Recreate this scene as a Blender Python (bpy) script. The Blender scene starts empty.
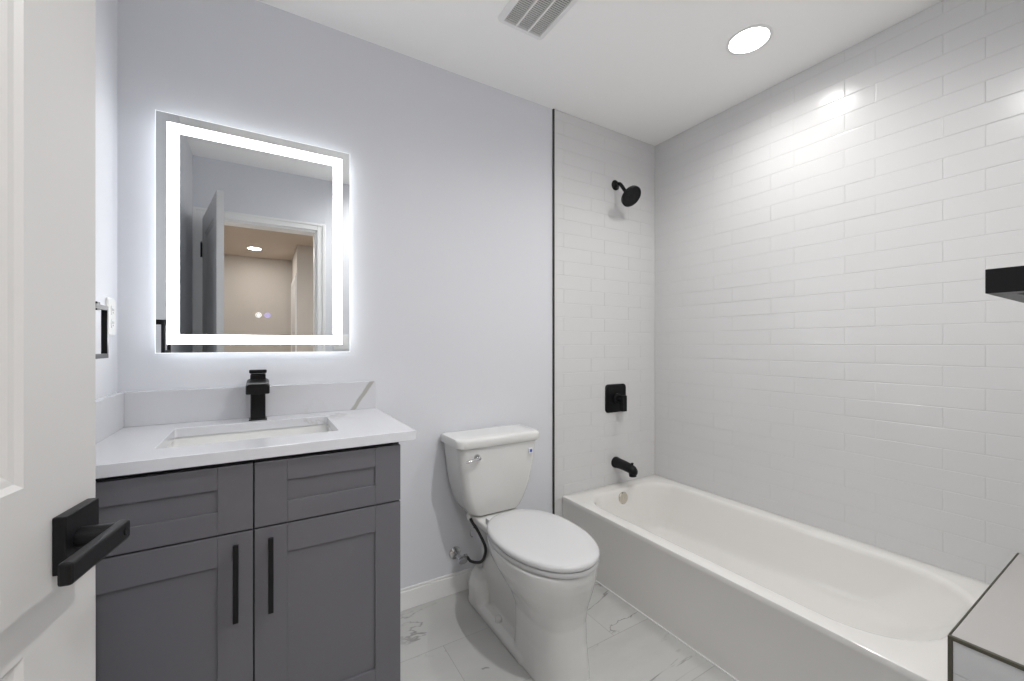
import bpy, bmesh, math, random
from mathutils import Vector, Matrix
C = bpy.context.scene.collection
S = bpy.context.scene
PI = math.pi
random.seed(7)

# ------------------------------------------------------------------ camera, world, exposure
cam_data = bpy.data.cameras.new('camera')
cam_data.sensor_width = 36.0
cam_data.lens = 412.84 / 1024 * 36.0
cam_data.shift_y = 4.37 / 1024
cam_data.clip_start = 0.01
cam = bpy.data.objects.new('camera', cam_data); C.objects.link(cam)
cam.location = (0, 0, 1.178); cam.rotation_euler = (PI / 2, 0, -0.5445)
S.camera = cam
world = bpy.data.worlds.new('world'); S.world = world; world.use_nodes = True
world.node_tree.nodes['Background'].inputs[0].default_value = (0.8, 0.88, 1, 1)
world.node_tree.nodes['Background'].inputs[1].default_value = 0.3
S.view_settings.view_transform = 'Standard'; S.view_settings.look = 'None'
S.view_settings.gamma = 1.0; S.view_settings.use_curve_mapping = False
S.view_settings.exposure = 0.43
S.cycles.max_bounces = 16; S.cycles.diffuse_bounces = 10; S.cycles.glossy_bounces = 8
CAN_LIGHT = 30.0         # emission of the lens of the can light over the tub
CAN_BEAM = 14.0          # its downward beam, watts
FILL_BEAM = 40.0         # the beam of an unseen second can, added as fill near the doorway
LED_LIGHT = 8.5         # emission of the mirror's front band
LED_BACK = 3.6          # emission of the strip behind the mirror
HALL_LIGHT = 105.0       # emission of the hall's far recessed lamp
HALL_FILL = 86.0        # emission of an unseen hall lamp, added as fill by the doorway

# main dimensions (metres): camera stands at x = y = 0 in the doorway
XL, XR, YB, YF, ZC = -0.405, 2.187, 1.825, 0.035, 2.473
YT = 1.817              # face of the back wall's tile
XT = 1.3695             # where tile begins
XF, RIM, YL, ZL = 1.4244, 0.341, 0.308, 0.475   # tub front, tub rim, ledge face, ledge top
YH = -0.085             # hall face of the door wall
CT = 0.9095             # counter top

# ------------------------------------------------------------------ materials
def mat(name, color=(0.8, 0.8, 0.8), rough=0.5, metal=0.0, spec=0.5, coat=0.0, emit=None, strength=0.0, bump=None):
    m = bpy.data.materials.new(name); m.use_nodes = True
    nt = m.node_tree; b = nt.nodes['Principled BSDF']
    b.inputs['Base Color'].default_value = (*color, 1); b.inputs['Roughness'].default_value = rough
    b.inputs['Metallic'].default_value = metal; b.inputs['Specular IOR Level'].default_value = spec
    b.inputs['Coat Weight'].default_value = coat
    if emit:
        b.inputs['Emission Color'].default_value = (*emit, 1); b.inputs['Emission Strength'].default_value = strength
    if bump:
        scale, amount, dist = bump
        tc = nt.nodes.new('ShaderNodeTexCoord'); n = nt.nodes.new('ShaderNodeTexNoise')
        n.inputs['Scale'].default_value = scale; n.inputs['Detail'].default_value = 4
        bp = nt.nodes.new('ShaderNodeBump'); bp.inputs['Strength'].default_value = amount; bp.inputs['Distance'].default_value = dist
        nt.links.new(tc.outputs['Object'], n.inputs['Vector']); nt.links.new(n.outputs['Fac'], bp.inputs['Height'])
        nt.links.new(bp.outputs['Normal'], b.inputs['Normal'])
    return m

def vein_nodes(nt, vec, w=None, scale=2.0, lo=0.0, hi=0.03, mask=(0.45, 0.62), mscale=1.3):
    """thin ridge of a noise, broken up by a second noise; returns a 0..1 socket"""
    n = nt.nodes.new('ShaderNodeTexNoise'); n.noise_dimensions = '4D'
    n.inputs['Scale'].default_value = scale; n.inputs['Detail'].default_value = 6; n.inputs['Roughness'].default_value = 0.6
    n.inputs['Distortion'].default_value = 0.6
    nt.links.new(vec, n.inputs['Vector'])
    if w is not None: nt.links.new(w, n.inputs['W'])
    s = nt.nodes.new('ShaderNodeMath'); s.operation = 'SUBTRACT'; s.inputs[1].default_value = 0.5
    nt.links.new(n.outputs['Fac'], s.inputs[0])
    a = nt.nodes.new('ShaderNodeMath'); a.operation = 'ABSOLUTE'; nt.links.new(s.outputs[0], a.inputs[0])
    r = nt.nodes.new('ShaderNodeMapRange'); r.interpolation_type = 'SMOOTHSTEP'
    r.inputs['From Min'].default_value = hi; r.inputs['From Max'].default_value = lo
    nt.links.new(a.outputs[0], r.inputs['Value'])
    k = nt.nodes.new('ShaderNodeTexNoise'); k.noise_dimensions = '4D'; k.inputs['Scale'].default_value = mscale
    nt.links.new(vec, k.inputs['Vector'])
    if w is not None: nt.links.new(w, k.inputs['W'])
    q = nt.nodes.new('ShaderNodeMapRange'); q.interpolation_type = 'SMOOTHSTEP'
    q.inputs['From Min'].default_value = mask[0]; q.inputs['From Max'].default_value = mask[1]
    nt.links.new(k.outputs['Fac'], q.inputs['Value'])
    m = nt.nodes.new('ShaderNodeMath'); m.operation = 'MULTIPLY'
    nt.links.new(r.outputs['Result'], m.inputs[0]); nt.links.new(q.outputs['Result'], m.inputs[1])
    return m.outputs[0]

def mix(nt, fac, a, b):
    m = nt.nodes.new('ShaderNodeMix'); m.data_type = 'RGBA'
    if hasattr(fac, 'links'): nt.links.new(fac, m.inputs[0])
    else: m.inputs[0].default_value = fac
    for s, v in ((6, a), (7, b)):
        if hasattr(v, 'links'): nt.links.new(v, m.inputs[s])
        else: m.inputs[s].default_value = (*v, 1)
    return m.outputs[2]

def quartz():
    m = mat('quartz', rough=0.12); nt = m.node_tree; b = nt.nodes['Principled BSDF']
    tc = nt.nodes.new('ShaderNodeTexCoord'); v = tc.outputs['Object']
    f1 = vein_nodes(nt, v, None, 1.6, 0.0, 0.03, (0.62, 0.74), 1.7)
    f2 = vein_nodes(nt, v, None, 4.0, 0.0, 0.02, (0.58, 0.75), 2.3)
    c = mix(nt, f2, (0.61, 0.615, 0.64), (0.50, 0.495, 0.49))
    c = mix(nt, f1, c, (0.42, 0.40, 0.37))
    # one broad taupe vein that climbs the backsplash's free end and shows on the slab's front corner
    sep = nt.nodes.new('ShaderNodeSeparateXYZ'); nt.links.new(v, sep.inputs[0])
    nz = nt.nodes.new('ShaderNodeTexNoise'); nz.inputs['Scale'].default_value = 25; nt.links.new(v, nz.inputs['Vector'])
    def math_(op, a, bb):
        n = nt.nodes.new('ShaderNodeMath'); n.operation = op
        for i, q in enumerate((a, bb)):
            if hasattr(q, 'links'): nt.links.new(q, n.inputs[i])
            elif q is not None: n.inputs[i].default_value = q
        return n.outputs[0]
    # line on the backsplash: x - 0.62 z = const
    d = math_('SUBTRACT', sep.outputs['X'], math_('MULTIPLY', sep.outputs['Z'], 0.69))
    d = math_('SUBTRACT', d, VEIN_C)
    d = math_('ADD', d, math_('MULTIPLY', math_('SUBTRACT', nz.outputs['Fac'], 0.5), 0.012))
    d = math_('ABSOLUTE', d, None)
    r = nt.nodes.new('ShaderNodeMapRange'); r.interpolation_type = 'SMOOTHSTEP'
    r.inputs['From Min'].default_value = 0.013; r.inputs['From Max'].default_value = 0.006
    nt.links.new(d, r.inputs['Value'])
    back = math_('GREATER_THAN', sep.outputs['Y'], VEIN_Y)
    f3 = math_('MULTIPLY', math_('MULTIPLY', r.outputs['Result'], back), 0.85)
    c = mix(nt, f3, c, (0.36, 0.345, 0.31))
    nt.links.new(c, b.inputs['Base Color'])
    return m
VEIN_C, VEIN_Y = 0.321, 0.25   # object coordinates: root of the counter sits at (0, 1.55, CT)

def floor_tile():
    m = mat('floor_tile', rough=0.22); nt = m.node_tree; b = nt.nodes['Principled BSDF']
    tc = nt.nodes.new('ShaderNodeTexCoord'); mp = nt.nodes.new('ShaderNodeMapping')
    nt.links.new(tc.outputs['Object'], mp.inputs['Vector'])
    bw, bh = 0.6125, 0.3055
    # joints at x = 0.607 in the row y 1.217..1.5225; the brick grid starts at 0,0
    mp.inputs['Location'].default_value = (-(0.607 - 2.5 * bw), -(1.217 - 4 * bh), 0)
    br = nt.nodes.new('ShaderNodeTexBrick'); br.offset = 0.5; br.offset_frequency = 2; br.squash = 1
    br.inputs['Scale'].default_value = 1; br.inputs['Brick Width'].default_value = bw; br.inputs['Row Height'].default_value = bh
    br.inputs['Mortar Size'].default_value = 0.0014; br.inputs['Mortar Smooth'].default_value = 0.2; br.inputs['Bias'].default_value = 0
    br.inputs['Color1'].default_value = (0, 0, 0, 1); br.inputs['Color2'].default_value = (1, 1, 1, 1)
    nt.links.new(mp.outputs['Vector'], br.inputs['Vector'])
    w = nt.nodes.new('ShaderNodeMath'); w.operation = 'MULTIPLY'; w.inputs[1].default_value = 37.0
    nt.links.new(br.outputs['Color'], w.inputs[0])
    v = mp.outputs['Vector']
    st = nt.nodes.new('ShaderNodeMapping'); st.inputs['Rotation'].default_value = (0, 0, 0.5); st.inputs['Scale'].default_value = (0.55, 1.6, 1)
    nt.links.new(v, st.inputs['Vector'])
    f1 = vein_nodes(nt, st.outputs['Vector'], w.outputs[0], 2.3, 0.0, 0.012, (0.47, 0.58), 2.6)
    f2 = vein_nodes(nt, st.outputs['Vector'], w.outputs[0], 1.3, 0.0, 0.12, (0.40, 0.75), 1.5)
    c = mix(nt, f2, (0.53, 0.53, 0.515), (0.45, 0.45, 0.435))
    c = mix(nt, f1, c, (0.28, 0.27, 0.26))
    c = mix(nt, br.outputs['Fac'], c, (0.40, 0.39, 0.37))
    nt.links.new(c, b.inputs['Base Color'])
    bp = nt.nodes.new('ShaderNodeBump'); bp.invert = True; bp.inputs['Strength'].default_value = 0.3; bp.inputs['Distance'].default_value = 0.001
    nt.links.new(br.outputs['Fac'], bp.inputs['Height']); nt.links.new(bp.outputs['Normal'], b.inputs['Normal'])
    return m

def plank_floor():
    m = mat('hall_plank', rough=0.4); nt = m.node_tree; b = nt.nodes['Principled BSDF']
    tc = nt.nodes.new('ShaderNodeTexCoord'); mp = nt.nodes.new('ShaderNodeMapping'); mp.inputs['Rotation'].default_value = (0, 0, PI / 2)
    nt.links.new(tc.outputs['Object'], mp.inputs['Vector'])
    br = nt.nodes.new('ShaderNodeTexBrick'); br.inputs['Scale'].default_value = 1; br.inputs['Brick Width'].default_value = 1.1
    br.inputs['Row Height'].default_value = 0.17; br.inputs['Mortar Size'].default_value = 0.001
    br.inputs['Color1'].default_value = (0.60, 0.53, 0.45, 1); br.inputs['Color2'].default_value = (0.66, 0.59, 0.51, 1)
    br.inputs['Mortar'].default_value = (0.15, 0.1, 0.07, 1)
    nt.links.new(mp.outputs['Vector'], br.inputs['Vector']); nt.links.new(br.outputs['Color'], b.inputs['Base Color'])
    return m

M = {}
M['paint'] = mat('wall_paint', (0.69, 0.70, 0.735), 0.55, spec=0.3, bump=(220, 0.05, 0.0006))
M['ceiling'] = mat('ceiling_paint', (0.945, 0.938, 0.925), 0.8, spec=0.2, bump=(200, 0.05, 0.0005))
M['trim'] = mat('trim_paint', (0.82, 0.815, 0.81), 0.35)
M['door'] = mat('door_paint', (0.55, 0.542, 0.535), 0.4, bump=(300, 0.04, 0.0004))
M['tile'] = mat('glazed_tile', (0.655, 0.653, 0.652), 0.22, spec=0.4)
M['grout'] = mat('grout', (0.61, 0.607, 0.60), 0.8)
M['black'] = mat('matte_black_metal', (0.007, 0.007, 0.008), 0.36, spec=0.22)
M['edge'] = mat('dark_edge_strip', (0.045, 0.045, 0.04), 0.4, metal=0.6)
M['bronze'] = mat('bronze_edge_strip', (0.10, 0.095, 0.07), 0.42, metal=0.5)
M['china'] = mat('vitreous_china', (0.73, 0.73, 0.715), 0.09, coat=0.3)
M['ledge'] = mat('ledge_slab', (0.48, 0.463, 0.45), 0.2)
M['seat'] = mat('seat_plastic', (0.66, 0.66, 0.665), 0.18)
M['enamel'] = mat('tub_enamel', (0.78, 0.765, 0.74), 0.12, coat=0.2)
M['chrome'] = mat('chrome', (0.62, 0.62, 0.64), 0.08, metal=1.0)
M['nickel'] = mat('warm_chrome', (0.70, 0.66, 0.58), 0.12, metal=1.0)
M['cabinet'] = mat('grey_lacquer', (0.118, 0.116, 0.128), 0.38, bump=(400, 0.03, 0.0003))
M['gapshade'] = mat('cabinet_gap_shade', (0.02, 0.02, 0.022), 0.7)  # near black: shade in the cabinet's gaps put into the colour
M['quartz'] = quartz()
M['floor'] = floor_tile()
M['beige'] = mat('hall_paint', (0.56, 0.52, 0.48), 0.6, spec=0.3)
M['hallceil'] = mat('hall_ceiling_paint', (0.62, 0.54, 0.46), 0.8)
M['plank'] = plank_floor()
M['mirror'] = mat('mirror_silver', (0.88, 0.90, 0.91), 0.0, metal=1.0)
M['glassedge'] = mat('mirror_glass_edge', (0.80, 0.84, 0.86), 0.1, emit=(0.95, 0.98, 1.0), strength=0.6)  # emission painted in for LED light reaching the glass edge
M['back'] = mat('mirror_backing', (0.6, 0.6, 0.6), 0.6)
M['led'] = mat('led_band', (0.9, 0.9, 0.9), 0.5, emit=(0.97, 0.985, 1.0), strength=LED_LIGHT)
M['ledback'] = mat('led_strip', (0.9, 0.9, 0.9), 0.5, emit=(0.93, 0.97, 1.0), strength=LED_BACK)
M['can'] = mat('lamp_lens', (0.9, 0.9, 0.9), 0.5, emit=(1.0, 0.985, 0.96), strength=CAN_LIGHT)
M['hallcan'] = mat('hall_lamp_lens', (0.9, 0.9, 0.9), 0.5, emit=(1.0, 0.955, 0.90), strength=HALL_LIGHT)
M['hallfill'] = mat('hall_fill_lamp_lens', (0.9, 0.9, 0.9), 0.5, emit=(0.97, 0.985, 1.0), strength=HALL_FILL)
M['icon_w'] = mat('white_icon', (0.9, 0.9, 0.9), 0.5, emit=(1, 1, 1), strength=0.75)
M['icon_p'] = mat('violet_icon', (0.5, 0.45, 0.9), 0.5, emit=(0.42, 0.36, 0.95), strength=0.6)
M['plastic'] = mat('white_plastic', (0.80, 0.80, 0.79), 0.3)
M['slot'] = mat('dark_slot', (0.03, 0.03, 0.03), 0.6)
M['ventshade'] = mat('vent_shade', (0.03, 0.03, 0.03), 0.8)  # dark colour stands in for the shade inside the vent
M['hose'] = mat('black_hose', (0.02, 0.02, 0.022), 0.45)
M['blue'] = mat('blue_sticker', (0.03, 0.06, 0.35), 0.4)
M['wsticker'] = mat('white_sticker', (0.82, 0.83, 0.86), 0.4)

# ------------------------------------------------------------------ mesh helpers
def link_mesh(name, bm, mats, parent=None, smooth=None, bevel=0.0, segs=2, world=True):
    """one mesh object; coordinates are in the world unless world is False (then in the parent's frame)"""
    bmesh.ops.recalc_face_normals(bm, faces=bm.faces[:])
    me = bpy.data.meshes.new(name)
    o = bpy.data.objects.new(name, me); C.objects.link(o)
    off = Vector((0, 0, 0))
    if parent is not None:
        o.parent = parent
        if world:
            p = parent; off = Vector((0, 0, 0))
            while p is not None: off += Vector(p.location); p = p.parent
    elif world and len(bm.verts):
        lo = Vector([min(v.co[i] for v in bm.verts) for i in range(3)]); hi = Vector([max(v.co[i] for v in bm.verts) for i in range(3)])
        off = Vector(((lo.x + hi.x) / 2, (lo.y + hi.y) / 2, lo.z)); o.location = off
    if off.length: bmesh.ops.translate(bm, verts=bm.verts[:], vec=-off)
    bm.to_mesh(me); bm.free()
    for m in (mats if isinstance(mats, (list, tuple)) else [mats]): me.materials.append(m)
    if bevel:
        md = o.modifiers.new('bevel', 'BEVEL'); md.width = bevel; md.segments = segs; md.limit_method = 'ANGLE'; md.angle_limit = 0.6
        md.harden_normals = False
    if smooth is not None:
        for p in me.polygons: p.use_smooth = True
        bpy.context.view_layer.objects.active = o
        me.set_sharp_from_angle(angle=smooth)
    return o

def tag(o, label, cat=None, group=None, kind=None):
    if label: o['label'] = label
    if cat: o['category'] = cat
    if group: o['group'] = group
    if kind: o['kind'] = kind
    return o

def thing(name, label, cat, loc=(0, 0, 0), rz=0, group=None):
    o = bpy.data.objects.new(name, None); C.objects.link(o); o.empty_display_size = 0.05
    o.location = loc; o.rotation_euler = (0, 0, rz)
    return tag(o, label, cat, group)

def box(bm, x0, x1, y0, y1, z0, z1, mi=0):
    v = [bm.verts.new(p) for p in ((x0, y0, z0), (x1, y0, z0), (x1, y1, z0), (x0, y1, z0), (x0, y0, z1), (x1, y0, z1), (x1, y1, z1), (x0, y1, z1))]
    for f in ((0, 3, 2, 1), (4, 5, 6, 7), (0, 1, 5, 4), (1, 2, 6, 5), (2, 3, 7, 6), (3, 0, 4, 7)):
        bm.faces.new([v[i] for i in f]).material_index = mi
    return v

def boxes(*bs):
    bm = bmesh.new()
    for b in bs: box(bm, *b)
    return bm

def loft(bm, rings, cap0=True, cap1=True, closed=False, mi=0):
    vs = [[bm.verts.new(p) for p in r] for r in rings]
    n = len(vs[0]); k = len(vs)
    for i in range(k if closed else k - 1):
        a, b = vs[i], vs[(i + 1) % k]
        for j in range(n):
            bm.faces.new((a[j], a[(j + 1) % n], b[(j + 1) % n], b[j])).material_index = mi
    if not closed:
        if cap0: bm.faces.new(vs[0][::-1]).material_index = mi
        if cap1: bm.faces.new(vs[-1]).material_index = mi
    return vs

def rrect(x0, x1, y0, y1, r, z, k=6):
    """rounded rectangle ring, r one radius or four (x0y0, x1y0, x1y1, x0y1)"""
    if not isinstance(r, (tuple, list)): r = (r,) * 4
    out = []
    for (cx, cy, a0, rr) in ((x0 + r[0], y0 + r[0], PI, r[0]), (x1 - r[1], y0 + r[1], 1.5 * PI, r[1]), (x1 - r[2], y1 - r[2], 0, r[2]), (x0 + r[3], y1 - r[3], 0.5 * PI, r[3])):
        for i in range(k + 1):
            a = a0 + 0.5 * PI * i / k
            out.append((cx + rr * math.cos(a), cy + rr * math.sin(a), z))
    return out

def egg(cx, yf, yb, hw, z, n=48, back=2.6, front=2.1, wide=0.48):
    """egg ring seen from above: tip at yf (towards -y), blunt end at yb"""
    yw = yb - wide * (yb - yf); out = []
    for i in range(n):
        t = 2 * PI * i / n; c, s = math.cos(t), math.sin(t)
        e = front if s < 0 else back
        x = hw * math.copysign(abs(c) ** (2 / e), c)
        y = math.copysign(abs(s) ** (2 / e), s) * ((yw - yf) if s < 0 else (yb - yw))
        out.append((cx + x, yw + y, z))
    return out

def frame_of(d):
    d = Vector(d).normalized(); up = Vector((0, 0, 1)) if abs(d.z) < 0.95 else Vector((1, 0, 0))
    u = d.cross(up).normalized(); w = u.cross(d).normalized()
    return d, u, w

def lathe(bm, origin, axis, prof, n=32, mi=0, closed=False):
    """prof: list of (distance along the axis, radius)"""
    d, u, w = frame_of(axis); o = Vector(origin)
    rings = [[o + d * h + (u * math.cos(2 * PI * i / n) + w * math.sin(2 * PI * i / n)) * r for i in range(n)] for h, r in prof]
    loft(bm, rings, mi=mi, closed=closed)

def tube(bm, pts, r, n=14, mi=0):
    pts = [Vector(p) for p in pts]; rings = []
    rr = r if isinstance(r, (list, tuple)) else [r] * len(pts)
    prev = None
    for i, p in enumerate(pts):
        d = (pts[min(i + 1, len(pts) - 1)] - pts[max(i - 1, 0)]).normalized()
        if prev is None: _, u, w = frame_of(d)
        else:
            u = (prev - d * prev.dot(d)).normalized(); w = d.cross(u)
        prev = u
        rings.append([p + (u * math.cos(2 * PI * k / n) + w * math.sin(2 * PI * k / n)) * rr[i] for k in range(n)])
    loft(bm, rings, mi=mi)

def bezier(p0, p1, p2, p3, n=12):
    p0, p1, p2, p3 = map(Vector, (p0, p1, p2, p3))
    return [(1 - t) ** 3 * p0 + 3 * (1 - t) ** 2 * t * p1 + 3 * (1 - t) * t * t * p2 + t ** 3 * p3 for t in [i / n for i in range(n + 1)]]

def struct(name, bm, m, label, cat, parent=None, **kw):
    o = link_mesh(name, bm, m, parent, **kw)
    return tag(o, label, cat, kind='structure') if parent is None else o

def slab_hole(bm, x0, x1, y0, y1, hx0, hx1, hy0, hy1, r, z0, z1, k=5):
    inn = rrect(hx0, hx1, hy0, hy1, r, 0, k)
    out = []
    for i in range(4):
        c = ((x0, y0), (x1, y0), (x1, y1), (x0, y1))[i]
        out += [c] * (k + 1)
    def ring(l, z): return [bm.verts.new((p[0], p[1], z)) for p in l]
    corners = [[bm.verts.new((c[0], c[1], z)) for c in ((x0, y0), (x1, y0), (x1, y1), (x0, y1))] for z in (z0, z1)]
    it, ib = ring(inn, z1), ring(inn, z0); n = len(inn)
    for j in range(n): bm.faces.new((it[j], it[(j + 1) % n], ib[(j + 1) % n], ib[j]))
    for lev, iv in ((1, it), (0, ib)):
        for i in range(4):
            c = corners[lev][i]; c2 = corners[lev][(i + 1) % 4]
            for j in range(k): bm.faces.new((c, iv[i * (k + 1) + j], iv[i * (k + 1) + j + 1]))
            bm.faces.new((c, iv[i * (k + 1) + k], iv[((i + 1) * (k + 1)) % n], c2))
    for i in range(4): bm.faces.new((corners[0][i], corners[0][(i + 1) % 4], corners[1][(i + 1) % 4], corners[1][i]))

# ------------------------------------------------------------------ tiles (one mesh per tiled surface)
TW, TH = 0.3064, 0.0778
def tile_mesh(to_world, u0, u1, v0, v1, uA, uB, vref, thick=0.003, depth=0.009):
    """running tiles over u0..u1, v0..v1; joints at uA (even rows) and uB (odd rows), a bed joint at vref; to_world(u, v, out)"""
    bm = bmesh.new()
    g = 0.0008; rnd = random.Random(3)
    # backing of grout
    c = [(u0, v0), (u1, v0), (u1, v1), (u0, v1)]
    a = [bm.verts.new(to_world(u, v, -depth)) for u, v in c]; b = [bm.verts.new(to_world(u, v, -0.0012)) for u, v in c]
    for i in range(4): bm.faces.new((a[i], a[(i + 1) % 4], b[(i + 1) % 4], b[i])).material_index = 1
    bm.faces.new(a[::-1]).material_index = 1; bm.faces.new(b).material_index = 1
    k0 = math.floor((v0 - vref) / TH) - 1; k1 = math.ceil((v1 - vref) / TH) + 1
    for k in range(k0, k1):
        va, vb = max(vref + k * TH + g, v0), min(vref + (k + 1) * TH - g, v1)
        if vb - va < 0.004: continue
        ref = uA if k % 2 == 0 else uB
        j0 = math.floor((u0 - ref) / TW) - 1; j1 = math.ceil((u1 - ref) / TW) + 1
        for j in range(j0, j1):
            ua, ub = max(ref + j * TW + g, u0), min(ref + (j + 1) * TW - g, u1)
            if ub - ua < 0.004: continue
            # each tile is set a hair out of plane
            tu, tv, to = rnd.gauss(0, 0.0006), rnd.gauss(0, 0.0012), rnd.gauss(0, 0.00012)
            cu, cv = (ua + ub) / 2, (va + vb) / 2
            def pt(u, v, o): return to_world(u, v, o + to + tu * (u - cu) + tv * (v - cv))
            q = [(ua, va), (ub, va), (ub, vb), (ua, vb)]; r1, r2 = 0.0007, 0.0022
            def ins(r): return [(ua + r, va + r), (ub - r, va + r), (ub - r, vb - r), (ua + r, vb - r)]
            L = [[bm.verts.new(to_world(u, v, -0.002)) for u, v in q], [bm.verts.new(pt(u, v, -0.0008)) for u, v in q],
                 [bm.verts.new(pt(u, v, -0.0002)) for u, v in ins(r1)], [bm.verts.new(pt(u, v, 0)) for u, v in ins(r2)]]
            for p, s in zip(L, L[1:]):
                for i in range(4): bm.faces.new((p[i], p[(i + 1) % 4], s[(i + 1) % 4], s[i]))
            bm.faces.new(L[-1])
    return bm

# ------------------------------------------------------------------ the bathroom shell
struct('floor', boxes((XL, XR + 0.1, YH, YB + 0.1, -0.05, 0)), M['floor'], 'white marble-look tile floor with grey veins under the toilet', 'floor')
bpy.data.objects['floor'].data.transform(Matrix.Translation(bpy.data.objects['floor'].location)); bpy.data.objects['floor'].location = (0, 0, 0)
LX, LY, LR, LDEEP = 1.770, 0.979, 0.076, 0.022     # the recessed lamp over the tub
LX2, LY2 = 0.95, 0.39                              # the unseen one added for fill; the toilet's right-hand shadow hints at it
bm = bmesh.new(); slab_hole(bm, 1.2, XR + 0.1, YH, YB + 0.1, LX - LR, LX + LR, LY - LR, LY + LR, LR, ZC, ZC + 0.1, 12)
slab_hole(bm, XL - 0.1, 1.2, YH, YB + 0.1, LX2 - LR, LX2 + LR, LY2 - LR, LY2 + LR, LR, ZC, ZC + 0.1, 12)
struct('ceiling', bm, M['ceiling'], 'flat off-white bathroom ceiling', 'ceiling')
struct('wall_left', boxes((XL - 0.1, XL, YF, YB + 0.1, 0, ZC)), M['paint'], 'pale blue-grey wall behind the open door', 'wall')
wb = struct('wall_back', boxes((XL, XR + 0.1, YB, YB + 0.1, 0, ZC)), M['paint'], 'pale blue-grey back wall carrying the lit mirror, tiled over the tub', 'wall')
link_mesh('tile_surround', tile_mesh(lambda u, v, o: (u, YT - o, v), XT + 0.003, XR + 0.001, 0.0, ZC - 0.001, 2.05, 1.944, 1.255 - 0.0009, depth=0.0075), [M['tile'], M['grout']], wb)['label'] = 'white glossy subway tile'
wr = struct('wall_right', boxes((XR + 0.009, XR + 0.11, YF, YB, 0, ZC)), M['grout'], 'long right wall of glossy white subway tile along the tub', 'wall')
link_mesh('tile_surround', tile_mesh(lambda u, v, o: (XR - o, u, v), YF, YT, 0.0, ZC - 0.001, 0.4875, 0.381, 1.255 - TH * 17, depth=0.0095), [M['tile'], M['grout']], wr)['label'] = 'white glossy subway tile'
OX0, OX1, OZ = -0.348, 0.363, 2.062     # door opening
wf = struct('wall_front', boxes((XL, OX0, YH, YF, 0, ZC), (OX1, XR + 0.11, YH, YF, 0, ZC), (OX0, OX1, YH, YF, OZ, ZC)), M['paint'], 'pale blue-grey wall with the doorway, seen in the mirror', 'wall')
link_mesh('tile_surround', tile_mesh(lambda u, v, o: (u, YF + 0.008 + o, v), XT, XR - 0.001, 0.0, ZC - 0.001, 2.05, 1.944, 1.255, depth=0.0075), [M['tile'], M['grout']], wf)['label'] = 'white glossy subway tile'
struct('baseboard_back', boxes((0.375, XT, YB - 0.013, YB, 0, 0.083), (0.375, XT, YB - 0.009, YB, 0.083, 0.095)), M['trim'], 'white baseboard along the back wall behind the toilet', 'baseboard', bevel=0.003)
struct('baseboard_front', boxes((0.42, XT, YF, YF + 0.013, 0, 0.083), (0.42, XT, YF, YF + 0.009, 0.083, 0.095)), M['trim'], 'white baseboard along the doorway wall', 'baseboard', bevel=0.003)
struct('trim_1', boxes((XT - 0.0045, XT + 0.0035, YT - 0.002, YB + 0.001, 0.0, ZC - 0.001)), M['edge'], 'thin dark metal strip up the edge of the wall tile', 'tile trim', bevel=0.001)
struct('trim_2', boxes((XT - 0.0045, XT + 0.0, YF, YF + 0.0095, 0.096, ZC - 0.001)), M['edge'], 'thin dark metal strip on the doorway wall beside the ledge', 'tile trim')

# tiled ledge at the foot of the tub
lx = XF - 0.004
wl = struct('wall_ledge', boxes((lx + 0.008, XR - 0.001, YF + 0.009, YL - 0.006, 0, ZL - 0.009)), M['grout'], 'low tiled ledge at the foot of the tub', 'ledge')
o = link_mesh('ledge_top', boxes((lx + 0.009, XR - 0.001, YF + 0.009, YL - 0.003, ZL - 0.009, ZL)), M['ledge'], wl, bevel=0.001); o['label'] = 'white veined top slab'
link_mesh('tile_face', tile_mesh(lambda u, v, o: (lx + 0.001 - o, u, v), YF + 0.009, YL - 0.008, 0.0, ZL - 0.008, 0.16, 0.06, ZL - 0.008, depth=0.007), [M['tile'], M['grout']], wl)
link_mesh('tile_end', tile_mesh(lambda u, v, o: (u, YL - 0.001 + o, v), lx + 0.009, XR - 0.001, RIM - 0.02, ZL - 0.008, 2.05, 1.944, ZL - 0.008, depth=0.005), [M['tile'], M['grout']], wl)
link_mesh('edge_strip', boxes((lx - 0.001, lx + 0.009, YF + 0.009, YL + 0.001, ZL - 0.0085, ZL + 0.0005)), M['bronze'], wl, bevel=0.001)['label'] = 'bronze edge strip'
link_mesh('edge_strip', boxes((lx + 0.009, XR - 0.001, YL - 0.0025, YL + 0.001, ZL - 0.0085, ZL + 0.0005)), M['bronze'], wl)['label'] = 'bronze edge strip'
link_mesh('edge_strip', boxes((lx - 0.001, lx + 0.008, YL - 0.008, YL + 0.001, 0.0, ZL - 0.0085)), M['bronze'], wl, bevel=0.001)['label'] = 'bronze edge strip'

# ------------------------------------------------------------------ doorway casing, door, hall
ZT = OZ + 0.057
struct('trim_3', boxes((XL + 0.001, OX0 - 0.004, YF, YF + 0.012, 0, ZT), (OX1 + 0.004, OX1 + 0.061, YF, YF + 0.012, 0, ZT), (OX0 - 0.004, OX1 + 0.004, YF, YF + 0.012, OZ + 0.004, ZT),
                      (XL + 0.001, OX0 - 0.04, YF + 0.012, YF + 0.017, 0, ZT), (OX1 + 0.04, OX1 + 0.061, YF + 0.012, YF + 0.017, 0, ZT), (OX0 - 0.04, OX1 + 0.04, YF + 0.012, YF + 0.017, OZ + 0.04, ZT),
                      (OX0 - 0.004, OX0 + 0.012, YH, YF + 0.001, 0, OZ), (OX1 - 0.012, OX1 + 0.004, YH, YF + 0.001, 0, OZ), (OX0, OX1, YH, YF + 0.001, OZ - 0.012, OZ + 0.004)),
       M['trim'], 'white door casing around the doorway, seen in the mirror', 'door casing', bevel=0.002)

ALPHA = math.radians(10.8)
DW, DT, DZ0, DZ1 = 0.705, 0.035, 0.012, 2.045
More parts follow.
